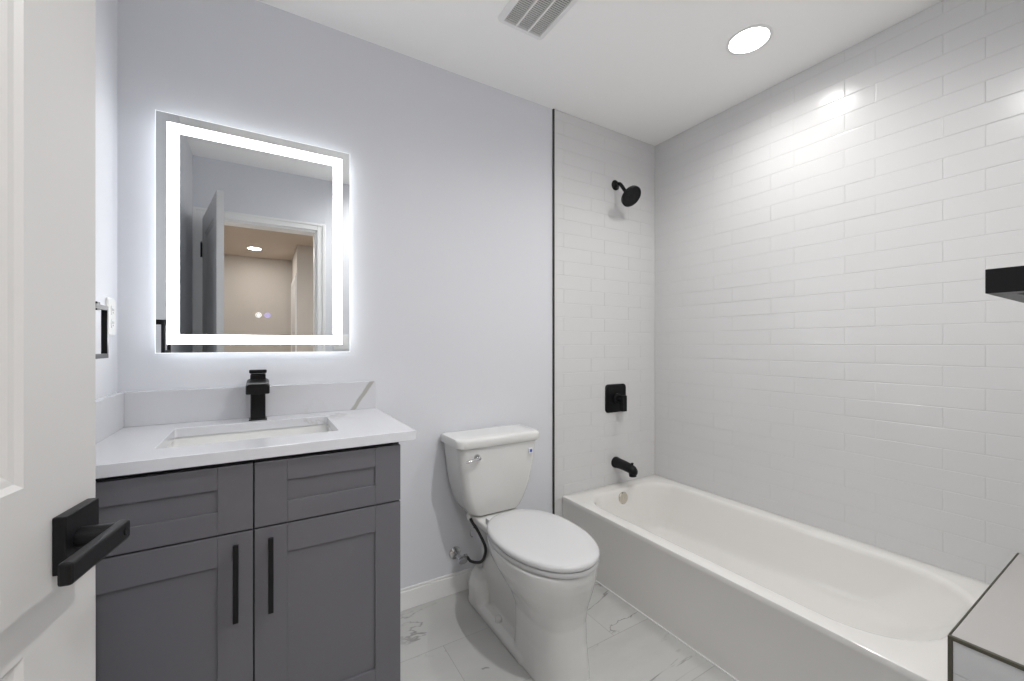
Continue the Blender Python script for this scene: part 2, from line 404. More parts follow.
# door frame: s runs along the leaf from the hinge, n to the side the camera sees; local x = s, local y = -n
door = bpy.data.objects.new('door_1', None); C.objects.link(door); door.empty_display_size = 0.05
door.location = (-0.350, 0.047, 0); door.rotation_euler = (0, 0, PI / 2 - ALPHA)
tag(door, 'white panel door standing open at the left edge', 'door', kind='structure')
def dpos(s, n, z): return (s, -n, z)
def dbox(bm, s0, s1, n0, n1, z0, z1): box(bm, s0, s1, -n1, -n0, z0, z1)
SL, SR = 0.122, 0.5832        # panel openings along the leaf
ZP = ((0.25, 0.862), (1.033, 1.92))
bm = bmesh.new()
dbox(bm, 0, SL, 0, DT, DZ0, DZ1); dbox(bm, SR, DW, 0, DT, DZ0, DZ1)
dbox(bm, SL, SR, 0, DT, DZ0, ZP[0][0]); dbox(bm, SL, SR, 0, DT, ZP[0][1], ZP[1][0]); dbox(bm, SL, SR, 0, DT, ZP[1][1], DZ1)
link_mesh('door_leaf', bm, M['door'], door, world=False)
for z0, z1 in ZP:
    bm = bmesh.new()
    def dr(i, n): return [dpos(SL + i, n, z0 + i), dpos(SR - i, n, z0 + i), dpos(SR - i, n, z1 - i), dpos(SL + i, n, z1 - i)]
    prof = [(0, DT), (0.006, DT - 0.004), (0.012, DT - 0.005), (0.026, DT - 0.011), (0.030, DT - 0.011)]
    prof2 = [(0.030, 0.011), (0.026, 0.011), (0.012, 0.005), (0.006, 0.004), (0, 0)]
    loft(bm, [dr(i, n) for i, n in prof], cap0=False); loft(bm, [dr(i, n) for i, n in prof2], cap1=False)
    link_mesh('door_panel', bm, M['door'], door, world=False)
# lever handles on both faces
for side in (1, -1):
    def hn(n): return DT + n if side == 1 else -n
    zc, s0, s1 = 0.9540, 0.6235, 0.6875
    bm = bmesh.new(); a, b = sorted((hn(0.0), hn(0.012))); dbox(bm, s0, s1, a, b, zc - 0.0325, zc + 0.0325)
    hd = link_mesh('door_handle', bm, M['black'], door, world=False, bevel=0.0015); hd['label'] = 'black square lever handle'
    bm = bmesh.new(); zl = 0.9535; sp = 0.6475
    lathe(bm, dpos(sp, hn(0.010), zl), (0, -side, 0), [(0, 0.0115), (0.033, 0.0115), (0.036, 0.011)], 24)
    a, b = sorted((hn(0.043), hn(0.055)))
    v = box(bm, sp - 0.100, sp + 0.0125, -b, -a, zl - 0.0115, zl + 0.0115)
    lv = link_mesh('lever', bm, M['black'], hd, world=False, bevel=0.003)
    bm = bmesh.new(); lathe(bm, dpos(sp, hn(0.053), zl), (0, -side, 0), [(0, 0.005), (0.0032, 0.005), (0.0036, 0.0042)], 20)
    link_mesh('lock_pin', bm, M['black'], hd, world=False)
bm = bmesh.new(); dbox(bm, DW, DW + 0.0015, 0.006, 0.029, 0.925, 0.983)
link_mesh('latch_plate', bm, M['black'], door, world=False)
for z in (0.25, 1.04, 1.83):
    bm = bmesh.new(); lathe(bm, dpos(-0.004, -0.006, z - 0.05), (0, 0, 1), [(0, 0.006), (0.1, 0.006), (0.102, 0.004), (0.108, 0.004)], 16)
    dbox(bm, -0.002, 0.0, 0.0, 0.03, z - 0.05, z + 0.05)
    link_mesh('hinge', bm, M['black'], door, world=False)

def hall(name, bxs, m, label, cat): struct(name, boxes(*bxs), m, label, cat)
HX0, HX1, HY0, HY1 = -1.0, 1.9, -2.44, -3.61
hall('floor_hall', [(HX0, HX1, HY0, YH, -0.05, 0), (HX0, 0.39, HY1, HY0, -0.05, 0)], M['plank'], 'wood plank floor of the hall outside the door', 'floor')
hall('ceiling_hall', [(HX0, HX1, HY0, YH, ZC, ZC + 0.1), (HX0, 0.39, HY1, HY0, ZC, ZC + 0.1)], M['hallceil'], 'beige hall ceiling seen in the mirror', 'ceiling')
hall('wall_hall_end', [(HX0, 0.49, HY1 - 0.1, HY1, 0, ZC)], M['beige'], 'beige end wall of the hall seen in the mirror', 'wall')
hall('wall_hall_corner', [(0.39, HX1, HY0 - 0.1, HY0, 0, ZC), (0.39, 0.49, HY1, HY0 - 0.1, 0, ZC)], M['beige'], 'beige hall corner seen at the doorway edge in the mirror', 'wall')
hall('wall_hall_left', [(HX0 - 0.1, HX0, HY1 - 0.1, YH, 0, ZC)], M['beige'], 'beige hall wall left of the doorway', 'wall')
hall('wall_hall_right', [(HX1, HX1 + 0.1, HY0 - 0.1, YH, 0, ZC)], M['beige'], 'beige hall wall right of the doorway', 'wall')
hall('wall_hall_near', [(HX0, XL, YH, YF, 0, ZC), (XL, OX0, YH - 0.008, YH, 0, ZC), (OX1, HX1, YH - 0.008, YH, 0, ZC), (OX0, OX1, YH - 0.008, YH, OZ, ZC)], M['beige'], 'beige hall side of the doorway wall', 'wall')
struct('trim_4', boxes((0.375, 0.392, -2.62, -2.53, 0, 2.10), (0.375, 0.392, -3.45, -2.62, 2.03, 2.10), (0.375, 0.392, -3.52, -3.45, 0, 2.10)), M['trim'], 'white casing of a hall side door seen in the mirror', 'door casing')
struct('door_2', boxes((0.384, 0.396, -3.45, -2.62, 0.01, 2.03)), M['trim'], 'closed white side door in the hall', 'door')

# ------------------------------------------------------------------ lamps and vent on the ceilings
def can_light(name, label, x, y, r, lens):
    t = thing(name, label, 'ceiling light', (x, y, ZC))
    bm = bmesh.new(); lathe(bm, (x, y, ZC), (0, 0, -1), [(0, r + 0.013), (0.002, r + 0.013), (0.004, r + 0.008), (0.0045, r), (0.0, r)], 48)
    link_mesh('trim_ring', bm, M['trim'], t, smooth=0.6)
    bm = bmesh.new(); lathe(bm, (x, y, ZC), (0, 0, -1), [(0, r), (0.0035, r - 0.0005)], 48)
    link_mesh('lens', bm, lens, t)
    return t
def recessed(label, x, y, watts, cone):
    t = thing('ceiling_light', label, 'ceiling light', (x, y, ZC), group=None)
    bm = bmesh.new()
    lathe(bm, (x, y, ZC), (0, 0, -1), [(0, LR + 0.012), (0.002, LR + 0.012), (0.004, LR + 0.008), (0.0035, LR - 0.001), (-LDEEP, LR - 0.004), (-LDEEP, LR - 0.0005), (0, LR - 0.0005)], 48, closed=True)
    link_mesh('trim_ring', bm, M['trim'], t, smooth=0.6)
    bm = bmesh.new(); lathe(bm, (x, y, ZC + LDEEP), (0, 0, 1), [(0, LR - 0.004), (0.003, LR - 0.004)], 48)
    link_mesh('lens', bm, M['can'], t)
    beam = bpy.data.lights.new('beam', 'SPOT'); beam.energy = watts; beam.spot_size = math.radians(cone); beam.spot_blend = 1.0
    beam.shadow_soft_size = 0.035; beam.color = (1.0, 0.99, 0.97)
    bo = bpy.data.objects.new('beam', beam); C.objects.link(bo); bo.parent = t; bo.location = (0, 0, -0.004)
recessed('round recessed ceiling light glowing over the tub', LX, LY, CAN_BEAM, 158)
recessed('unseen recessed ceiling light added as fill between the doorway and the toilet', LX2, LY2, FILL_BEAM, 170)
can_light('hall_light', 'round hall ceiling light reflected in the mirror', -0.086, -2.96, 0.074, M['hallcan'])
can_light('hall_light', 'unseen round hall lamp added as fill just outside the doorway', 0.15, -0.85, 0.17, M['hallfill'])  # extra lamp, hidden by the door head, sends fill through the doorway

vx0, vx1, vy0, vy1 = 0.820, 0.991, 1.165, 1.4135
t = thing('ceiling_vent', 'white slatted exhaust vent in the ceiling', 'vent', ((vx0 + vx1) / 2, (vy0 + vy1) / 2, ZC))
fw = 0.024
bm = bmesh.new()
loft(bm, [rrect(vx0 - fw, vx1 + fw, vy0 - fw, vy1 + fw, 0.02, ZC), rrect(vx0 - fw + 0.002, vx1 + fw - 0.002, vy0 - fw + 0.002, vy1 + fw - 0.002, 0.02, ZC - 0.006),
          rrect(vx0 - 0.004, vx1 + 0.004, vy0 - 0.004, vy1 + 0.004, 0.004, ZC - 0.012), rrect(vx0, vx1, vy0, vy1, 0.002, ZC - 0.011), rrect(vx0, vx1, vy0, vy1, 0.002, ZC)], closed=True)
link_mesh('frame', bm, M['trim'], t, smooth=0.5)
link_mesh('shade_sheet', boxes((vx0, vx1, vy0, vy1, ZC - 0.002, ZC)), M['ventshade'], t)  # flat dark sheet in place of a shaded hollow behind the louvres
bm = bmesh.new(); ns = 27
for i in range(ns):
    y = vy0 + (i + 0.5) * (vy1 - vy0) / ns
    v = box(bm, vx0, vx1, y - 0.0013, y + 0.0013, ZC - 0.010, ZC - 0.0035)
    for q in v[:4]: q.co.y -= 0.0015
link_mesh('louvres', bm, M['trim'], t)
bm = bmesh.new()
for f in (1 / 3, 2 / 3):
    x = vx0 + f * (vx1 - vx0); box(bm, x - 0.003, x + 0.003, vy0, vy1, ZC - 0.0115, ZC - 0.002)
link_mesh('grille_bars', bm, M['trim'], t)

# ------------------------------------------------------------------ vanity
CX0, CX1, CYF, CZT = XL + 0.006, 0.370, 1.303, 0.866
t = thing('vanity_cabinet', 'dark grey shaker vanity cabinet under the white counter', 'cabinet', ((CX0 + CX1) / 2, 1.56, 0))
cc = -0.0185
bm = bmesh.new()
zt = CT - 0.03
for b in ((CX0, CX0 + 0.018, CYF, YB - 0.002, 0.1, zt), (CX1 - 0.018, CX1, CYF, YB - 0.002, 0.0, zt), (CX0 + 0.018, CX1 - 0.018, CYF, YB - 0.002, 0.1, 0.118),
          (CX0 + 0.018, CX1 - 0.018, YB - 0.012, YB - 0.002, 0.118, zt), (CX0, CX1 - 0.018, CYF + 0.06, CYF + 0.075, 0.0, 0.1),
          (CX0, CX0 + 0.018, CYF + 0.075, YB - 0.002, 0.0, 0.1)): box(bm, *b)
link_mesh('carcass', bm, M['cabinet'], t)
bm = bmesh.new()
box(bm, CX0 + 0.018, CX1 - 0.018, CYF + 0.002, CYF + 0.02, CZT - 0.005, zt); box(bm, CX0 + 0.018, CX1 - 0.018, CYF + 0.001, CYF + 0.02, 0.66, 0.72)
box(bm, cc - 0.02, cc + 0.02, CYF + 0.001, CYF + 0.02, 0.118, CZT)
link_mesh('face_frame', bm, M['gapshade'], t)  # frame coloured dark for the shade under the counter and between fronts

def shaker(name, x0, x1, z0, z1, stile, rail):
    bm = bmesh.new(); yf, yb = CYF - 0.020, CYF - 0.001
    box(bm, x0, x0 + stile, yf, yb, z0, z1); box(bm, x1 - stile, x1, yf, yb, z0, z1)
    box(bm, x0 + stile, x1 - stile, yf, yb, z0, z0 + rail); box(bm, x0 + stile, x1 - stile, yf, yb, z1 - rail, z1)
    v = box(bm, x0 + stile - 0.001, x1 - stile + 0.001, yf + 0.0075, yb, z0 + rail - 0.001, z1 - rail + 0.001)
    return link_mesh(name, bm, M['cabinet'], t, bevel=0.0012)
for x0, x1 in ((CX0, cc - 0.0017), (cc + 0.0017, CX1)):
    shaker('drawer_front', x0, x1, 0.6945, CZT, 0.0765, 0.057)
    d = shaker('door', x0, x1, 0.118, 0.690, 0.0765, 0.0775)
    px = cc - 0.0385 if x0 < cc - 0.1 else cc + 0.0385
    bm = bmesh.new(); yo = CYF - 0.020
    box(bm, px - 0.006, px + 0.006, yo - 0.032, yo - 0.021, 0.474, 0.670)
    for z in (0.494, 0.650): box(bm, px - 0.005, px + 0.005, yo - 0.022, yo, z - 0.005, z + 0.005)
    link_mesh('pull', bm, M['black'], d, bevel=0.0012)['label'] = 'matte black bar pull'

# counter with an undermount sink
sx0, sx1, sy0, sy1 = -0.238, 0.207, 1.388, 1.693
KX0, KX1, KY0, KY1 = XL + 0.001, 0.414, 1.265, YB - 0.001
t = thing('countertop', 'white veined quartz counter with backsplash on the grey vanity', 'countertop', (0, 1.55, CT))
bm = bmesh.new(); slab_hole(bm, KX0, KX1, KY0, KY1, sx0, sx1, sy0, sy1, 0.012, CT - 0.03, CT)
link_mesh('slab', bm, M['quartz'], t, bevel=0.0015)
link_mesh('backsplash', boxes((KX0 + 0.02, KX1, KY1 - 0.02, KY1, CT, CT + 0.114)), M['quartz'], t, bevel=0.0012)
link_mesh('side_splash', boxes((KX0, KX0 + 0.02, KY0 + 0.02, KY1, CT, CT + 0.114)), M['quartz'], t, bevel=0.0012)

t = thing('sink', 'white rectangular basin sunk under the counter cutout', 'sink', ((sx0 + sx1) / 2, (sy0 + sy1) / 2, CT - 0.17))
bm = bmesh.new(); e = 0.006; zb = CT - 0.165
rings = []
for dx, z, r in ((-0.03, CT - 0.0305, 0.03), (-0.03, CT - 0.045, 0.03), (-0.014, CT - 0.06, 0.03), (0.0, zb - 0.004, 0.05), (0.05, zb - 0.012, 0.05)):
    rings.append(rrect(sx0 + dx, sx1 - dx, sy0 + dx, sy1 - dx, r, z))
inner = []
for dx, z, r in ((-e, CT - 0.0305, 0.018), (-e + 0.001, CT - 0.06, 0.02), (0.012, zb + 0.03, 0.035), (0.025, zb + 0.008, 0.04), (0.05, zb, 0.05), (0.11, zb - 0.003, 0.04)):
    inner.append(rrect(sx0 + dx, sx1 - dx, sy0 + dx, sy1 - dx, r, z))
loft(bm, rings[::-1] + inner)
link_mesh('basin', bm, M['china'], t, smooth=0.7)
bm = bmesh.new(); lathe(bm, ((sx0 + sx1) / 2, 1.60, zb - 0.003), (0, 0, 1), [(0, 0.024), (0.003, 0.024), (0.005, 0.020), (0.004, 0.012), (0.007, 0.011), (0.008, 0.006)], 28)
link_mesh('drain', bm, M['black'], t, smooth=0.6)

fx, fy = -0.012, 1.752
t = thing('faucet', 'matte black single-handle faucet behind the sink', 'faucet', (fx, fy, CT))
bm = bmesh.new(); loft(bm, [rrect(fx - 0.023, fx + 0.023, fy - 0.024, fy + 0.024, 0.005, z) for z in (CT, CT + 0.142)])
box(bm, fx - 0.028, fx + 0.028, fy - 0.029, fy + 0.029, CT, CT + 0.004)
link_mesh('body', bm, M['black'], t, bevel=0.0015)
bm = bmesh.new()
def sp(y, hw, z0, z1, r=0.011): # cross-section in the xz plane
    return [(p[0], y, p[1]) for p in rrect(fx - hw, fx + hw, z0, z1, (0.003, 0.003, r, r), 0)]
loft(bm, [sp(fy + 0.0, 0.026, CT + 0.112, CT + 0.150), sp(fy - 0.03, 0.034, CT + 0.110, CT + 0.149), sp(fy - 0.11, 0.035, CT + 0.102, CT + 0.139), sp(fy - 0.118, 0.033, CT + 0.102, CT + 0.136)])
link_mesh('spout', bm, M['black'], t, bevel=0.001)
bm = bmesh.new(); loft(bm, [rrect(fx - 0.0235, fx + 0.0235, fy - 0.045, fy + 0.022, 0.005, z) for z in (CT + 0.140, CT + 0.164)])
v = box(bm, fx - 0.0265, fx + 0.0265, fy - 0.058, fy + 0.024, CT + 0.164, CT + 0.176)
for q in v:
    if q.co.y < fy: q.co.z += 0.006
link_mesh('handle', bm, M['black'], t, bevel=0.003)

# ------------------------------------------------------------------ lit mirror
mx0, mx1, mz0, mz1, my = -0.3021, 0.3062, 1.178 - 0.0268, 1.178 + 0.7798, 1.787
t = thing('led_mirror', 'rectangular lit mirror with glowing white border above the sink', 'mirror', ((mx0 + mx1) / 2, YB, mz0))
link_mesh('backing', boxes((mx0 + 0.022, mx1 - 0.022, my + 0.0055, YB, mz0 + 0.022, mz1 - 0.022)), M['back'], t)
bm = bmesh.new(); s = 0.0215
ry = [(my + 0.009, 0), (my + 0.024, 0)]
for x0, x1, z0, z1 in ((mx0 + s - 0.004, mx0 + s - 0.002, mz0 + s, mz1 - s), (mx1 - s + 0.002, mx1 - s + 0.004, mz0 + s, mz1 - s), (mx0 + s, mx1 - s, mz0 + s - 0.004, mz0 + s - 0.002), (mx0 + s, mx1 - s, mz1 - s + 0.002, mz1 - s + 0.004)):
    box(bm, x0, x1, my + 0.009, my + 0.024, z0, z1)
link_mesh('back_light', bm, M['ledback'], t)
def rect(i, y): return [(mx0 + i, y, mz0 + i), (mx1 - i, y, mz0 + i), (mx1 - i, y, mz1 - i), (mx0 + i, y, mz1 - i)]
bm = bmesh.new()
loft(bm, [rect(0.0, my + 0.005), rect(0.0, my), rect(0.029, my), rect(0.029, my + 0.005)], closed=True)
loft(bm, [rect(0.062, my + 0.005), rect(0.062, my)])
link_mesh('glass', bm, [M['mirror']], t)
bm = bmesh.new(); loft(bm, [rect(0.0, my + 0.0055), rect(-0.0016, my + 0.0055), rect(-0.0016, my), rect(0.0, my)], closed=True)
link_mesh('glass_edge', bm, M['glassedge'], t)
bm = bmesh.new(); loft(bm, [rect(0.029, my + 0.005), rect(0.029, my - 0.0002), rect(0.062, my - 0.0002), rect(0.062, my + 0.005)], closed=True)
link_mesh('light_band', bm, M['led'], t)
for x, m, lab in ((-0.011, M['icon_w'], 'white touch button'), (0.0175, M['icon_p'], 'violet touch button')):
    bm = bmesh.new(); z = 1.288
    n = 28; R0, R1 = 0.0095, 0.0078
    loft(bm, [[(x + r * math.cos(2 * PI * i / n), y, z + r * math.sin(2 * PI * i / n)) for i in range(n)] for r, y in ((R0, my), (R0, my - 0.0004), (R1, my - 0.0004), (R1, my))], closed=True)
    if m is M['icon_w']:
        lathe(bm, (x, my, z), (0, -1, 0), [(0, 0.0048), (0.0004, 0.0048)], 20)
        for k in range(8):
            a = k * PI / 4; c, s_ = math.cos(a), math.sin(a)
            tube(bm, [(x + 0.0052 * c, my - 0.0002, z + 0.0052 * s_), (x + 0.0068 * c, my - 0.0002, z + 0.0068 * s_)], 0.0004, 6)
    else:
        for k in range(3):
            zz = z - 0.004 + k * 0.004
            tube(bm, [(x - 0.005 + i * 0.001, my - 0.0002, zz + 0.0012 * math.sin(i * 1.2)) for i in range(11)], 0.0007, 6)
    link_mesh('touch_button', bm, m, t)['label'] = lab

# ------------------------------------------------------------------ toilet
tx = 0.920
t = thing('toilet', 'white two-piece toilet with closed lid beside the tub', 'toilet', (tx, 1.40, 0))
bm = bmesh.new()
# bowl and front column
loft(bm, [egg(tx, 1.085, 1.36, 0.108, 0.0, wide=0.5, back=6, front=2.6), egg(tx, 1.088, 1.36, 0.106, 0.03, wide=0.5, back=6, front=2.6),
          egg(tx, 1.098, 1.36, 0.101, 0.12, wide=0.5, back=6, front=2.6), egg(tx, 1.100, 1.365, 0.103, 0.20, wide=0.5, back=5, front=2.5),
          egg(tx, 1.092, 1.41, 0.118, 0.25, wide=0.5, back=3.4, front=2.4), egg(tx, 1.078, 1.47, 0.146, 0.30, wide=0.5, back=2.6, front=2.3),
          egg(tx, 1.064, 1.54, 0.167, 0.345, wide=0.5, back=2.2, front=2.2), egg(tx, 1.058, 1.58, 0.174, 0.375, wide=0.5, back=2.1, front=2.15), egg(tx, 1.058, 1.58, 0.175, 0.403, wide=0.5, back=2.1, front=2.15)])
# rear trapway body, deck under the tank, foot
loft(bm, [rrect(tx - h, tx + h, 1.30, yb, 0.03, z) for h, yb, z in ((0.062, 1.70, 0.0), (0.062, 1.70, 0.20), (0.062, 1.72, 0.30), (0.072, 1.745, 0.345), (0.108, 1.76, 0.378), (0.112, 1.76, 0.409))])
loft(bm, [rrect(tx - 0.112, tx + 0.112, 1.25, 1.755, 0.04, 0.0), rrect(tx - 0.112, tx + 0.112, 1.25, 1.755, 0.04, 0.028), rrect(tx - 0.095, tx + 0.095, 1.25, 1.74, 0.04, 0.045)])
loft(bm, [rrect(tx - h, tx + h, y0, 1.755, 0.045, z) for h, y0, z in ((0.112, 1.60, 0.03), (0.112, 1.61, 0.09), (0.100, 1.625, 0.13), (0.075, 1.64, 0.155))])
o = link_mesh('bowl', bm, M['china'], t)
rm = o.modifiers.new('remesh', 'REMESH'); rm.mode = 'VOXEL'; rm.voxel_size = 0.005; rm.use_smooth_shade = True
sm = o.modifiers.new('smooth', 'SMOOTH'); sm.iterations = 6; sm.factor = 0.5
# tank
def tring(hw, yf, yb, z, r, bow):
    out = []
    for x, y, zz in rrect(tx - hw, tx + hw, yf, yb, (r, r, 0.025, 0.025), z, 8):
        f = (yb - y) / (yb - yf)
        out.append((x, y + bow * ((x - tx) / hw) ** 2 * f, zz))
    return out
bm = bmesh.new()
prof = [(0.112, 1.634, 1.785, 0.416), (0.122, 1.628, 1.790, 0.4185), (0.133, 1.624, 1.793, 0.428), (0.150, 1.620, 1.796, 0.456), (0.166, 1.614, 1.80, 0.497), (0.180, 1.607, 1.803, 0.55), (0.191, 1.600, 1.805, 0.62), (0.199, 1.595, 1.806, 0.69), (0.203, 1.593, 1.806, 0.741)]
loft(bm, [tring(hw, yf, yb, z, 0.035, 0.022) for hw, yf, yb, z in prof])
link_mesh('tank', bm, M['china'], t, smooth=0.6)
bm = bmesh.new()
loft(bm, [tring(hw, yf, yb, z, 0.035, 0.022) for hw, yf, yb, z in ((0.206, 1.586, 1.812, 0.729), (0.2145, 1.580, 1.815, 0.735), (0.2155, 1.579, 1.815, 0.763), (0.213, 1.583, 1.812, 0.770), (0.200, 1.597, 1.80, 0.7735), (0.15, 1.64, 1.77, 0.7745))])
link_mesh('tank_lid', bm, M['china'], t, smooth=0.9)
# seat and lid
bm = bmesh.new()
def E(i, z): return egg(tx + 0.004, 1.048 + i, 1.572 - i, 0.178 - i, z, wide=0.47, back=2.25, front=2.1)
loft(bm, [E(0.010, 0.406), E(0.003, 0.408), E(0.001, 0.414), E(0.003, 0.423), E(0.010, 0.425)])
link_mesh('seat', bm, M['seat'], t, smooth=0.9)
bm = bmesh.new()
loft(bm, [E(0.008, 0.4265), E(0.001, 0.429), E(0.0, 0.437), E(0.003, 0.443), E(0.012, 0.4465), E(0.05, 0.4485), E(0.12, 0.450)])
link_mesh('seat_lid', bm, M['seat'], t, smooth=0.9)
for s in (-1, 1):
    bm = bmesh.new(); loft(bm, [rrect(tx + s * 0.075 - 0.022, tx + s * 0.075 + 0.022, 1.545, 1.585, 0.01, z) for z in (0.405, 0.434)])
    link_mesh('hinge_cap', bm, M['seat'], t, bevel=0.003)
    bm = bmesh.new(); lathe(bm, (tx + s * 0.088, 1.48, 0.04), (0, 0, 1), [(0, 0.014), (0.012, 0.014), (0.022, 0.010), (0.027, 0.004)], 20)
    link_mesh('bolt_cap', bm, M['china'], t, smooth=0.9)
lx_, ly_, lz_ = 0.797, 1.600, 0.690
bm = bmesh.new(); lathe(bm, (lx_, ly_ + 0.012, lz_), (0, -1, 0), [(0, 0.014), (0.012, 0.014), (0.017, 0.011), (0.030, 0.008), (0.032, 0.005)], 24)
tube(bm, bezier((lx_, ly_ - 0.016, lz_), (lx_ - 0.02, ly_ - 0.020, lz_ + 0.002), (lx_ - 0.035, ly_ - 0.018, lz_ - 0.006), (lx_ - 0.062, ly_ - 0.014, lz_ - 0.008)), [0.006] * 6 + [0.0065, 0.007, 0.0075, 0.0075, 0.007, 0.006, 0.003])
link_mesh('flush_lever', bm, M['chrome'], t, smooth=0.7)['label'] = 'chrome flush lever'
bm = bmesh.new(); box(bm, 1.062, 1.082, 1.600, 1.6065, 0.673, 0.697)
st = link_mesh('sticker', bm, M['wsticker'], t); st['label'] = 'small blue and white sticker'
bm = bmesh.new(); box(bm, 1.066, 1.078, 1.5995, 1.6005, 0.679, 0.692)
link_mesh('print', bm, M['blue'], st)

vx, vz = 0.787, 0.187
t = thing('supply_valve', 'chrome shut-off valve with black hose low on the wall left of the toilet', 'valve', (vx, YB, vz))
bm = bmesh.new(); lathe(bm, (vx, YB, vz), (0, -1, 0), [(0, 0.03), (0.003, 0.03), (0.010, 0.018), (0.012, 0.009)], 28)
link_mesh('escutcheon', bm, M['chrome'], t, smooth=0.5)
bm = bmesh.new(); lathe(bm, (vx, YB - 0.01, vz), (0, -1, 0), [(0, 0.008), (0.035, 0.008), (0.036, 0.012), (0.062, 0.012), (0.064, 0.008)], 20)
lathe(bm, (vx + 0.0, YB - 0.058, vz), (1, 0, 0), [(0, 0.008), (0.022, 0.008), (0.023, 0.011), (0.036, 0.011), (0.037, 0.007)], 16)
link_mesh('valve_body', bm, M['chrome'], t, smooth=0.5)
bm = bmesh.new()
lathe(bm, (vx, YB - 0.073, vz), (0, -1, 0), [(0, 0.006), (0.018, 0.006)], 16)
loft(bm, [[(vx + 0.021 * math.cos(a), YB - 0.085 - q, vz + 0.011 * math.sin(a)) for a in [2 * PI * i / 24 for i in range(24)]] for q in (0, 0.012)])
link_mesh('valve_handle', bm, M['chrome'], t, smooth=0.5)
bm = bmesh.new()
def spline(P, n=8):
    P = [Vector(p) for p in P]; Q = [2 * P[0] - P[1]] + P + [2 * P[-1] - P[-2]]; out = []
    for a, b, c, d in zip(Q, Q[1:], Q[2:], Q[3:]):
        for k in range(n):
            q = k / n
            out.append(0.5 * ((2 * b) + (c - a) * q + (2 * a - 5 * b + 4 * c - d) * q * q + (3 * b - a - 3 * c + d) * q ** 3))
    return out + [P[-1]]
pts = spline([(vx + 0.034, YB - 0.058, vz), (0.832, 1.738, 0.172), (0.852, 1.675, 0.195), (0.847, 1.625, 0.275), (0.822, 1.640, 0.345), (0.806, 1.680, 0.385), (0.806, 1.700, 0.402)])
tube(bm, pts, 0.0065)
link_mesh('supply_hose', bm, M['hose'], t, smooth=0.9)['label'] = 'black braided hose'
bm = bmesh.new(); lathe(bm, (0.806, 1.700, 0.386), (0, 0, 1), [(0, 0.011), (0.014, 0.015), (0.026, 0.015), (0.032, 0.010)], 16)
link_mesh('hose_nut', bm, M['plastic'], t, smooth=0.5)
bm = bmesh.new(); tube(bm, [(0.803 + 0.015 * math.cos(a), 1.66, 0.345 + 0.02 * math.sin(a)) for a in [i * 0.35 for i in range(14)]], 0.0022, 8)
link_mesh('hose_tag', bm, M['chrome'], t, smooth=0.9)

# ------------------------------------------------------------------ bathtub
t = thing('bathtub', 'white alcove bathtub along the tiled right wall', 'bathtub', ((XF + XR) / 2, (YL + YT) / 2, 0))
bx0, bx1, by0, by1 = XF, XR - 0.0005, YL + 0.002, YT - 0.0005
ix0, ix1, iy0, iy1 = bx0 + 0.070, bx1 - 0.080, by0 + 0.055, by1 - 0.088
K = 10
def R_(x0, x1, y0, y1, r, z): return rrect(x0, x1, y0, y1, r, z, K)
bm = bmesh.new()
out = [R_(bx0 + 0.003, bx1, by0, by1, 0.004, 0.0), R_(bx0 + 0.003, bx1, by0, by1, 0.004, RIM - 0.03), R_(bx0 + 0.0005, bx1, by0, by1, 0.004, RIM - 0.024), R_(bx0, bx1, by0, by1, 0.005, RIM - 0.007),
       R_(bx0 + 0.0015, bx1 - 0.0015, by0 + 0.0015, by1 - 0.0015, 0.006, RIM - 0.002), R_(bx0 + 0.005, bx1 - 0.005, by0 + 0.005, by1 - 0.005, 0.008, RIM)]
rr = (0.24, 0.19, 0.15, 0.15)
def inner(d, z, foot=0.0, head=0.0, side=None, add=0.0, tilt=0.0):
    sd = d if side is None else side
    ring = R_(ix0 + sd, ix1 - sd, iy0 + d + foot, iy1 - d - head, tuple(max(0.03, q - add) for q in rr), z)
    return [(x, y, zz + tilt * (iy1 - y)) for x, y, zz in ring]
ins = [inner(-0.012, RIM), inner(-0.004, RIM - 0.002), inner(0.003, RIM - 0.009), inner(0.007, RIM - 0.022), inner(0.012, RIM - 0.06, 0.02, 0.003),
       inner(0.022, RIM - 0.13, 0.07, 0.008, side=0.028, add=0.02, tilt=0.01), inner(0.034, 0.135, 0.13, 0.015, side=0.045, add=0.05, tilt=0.03),
       inner(0.044, 0.098, 0.19, 0.02, side=0.056, add=0.07, tilt=0.045), inner(0.055, 0.084, 0.23, 0.03, side=0.066, add=0.08, tilt=0.05), inner(0.07, 0.078, 0.26, 0.045, side=0.082, add=0.10, tilt=0.05),
       inner(0.12, 0.073, 0.30, 0.08, side=0.13, add=0.13, tilt=0.05), inner(0.2, 0.070, 0.33, 0.13, side=0.2, add=0.2, tilt=0.05)]
loft(bm, out + ins)
link_mesh('tub_shell', bm, M['enamel'], t, smooth=0.75)
bm = bmesh.new(); ox, oy, oz = 1.792, iy1 - 0.014, RIM - 0.052
ax = Vector((0, -1, 0.08))
lathe(bm, (ox, oy + 0.004, oz), ax, [(0, 0.035), (0.006, 0.035), (0.010, 0.031), (0.011, 0.008), (0.013, 0.006)], 32)
link_mesh('overflow_plate', bm, M['nickel'], t, smooth=0.5)['label'] = 'round chrome overflow plate'
bm = bmesh.new(); lathe(bm, (1.806, 1.555, 0.079), (0, 0, 1), [(0, 0.034), (0.005, 0.034), (0.008, 0.028), (0.006, 0.018), (0.016, 0.017), (0.018, 0.010)], 28)
link_mesh('drain', bm, M['nickel'], t, smooth=0.5)
link_mesh('caulk_bead', boxes((bx0 - 0.002, bx0 + 0.003, by0, by1, 0.0, 0.004)), M['trim'], t)

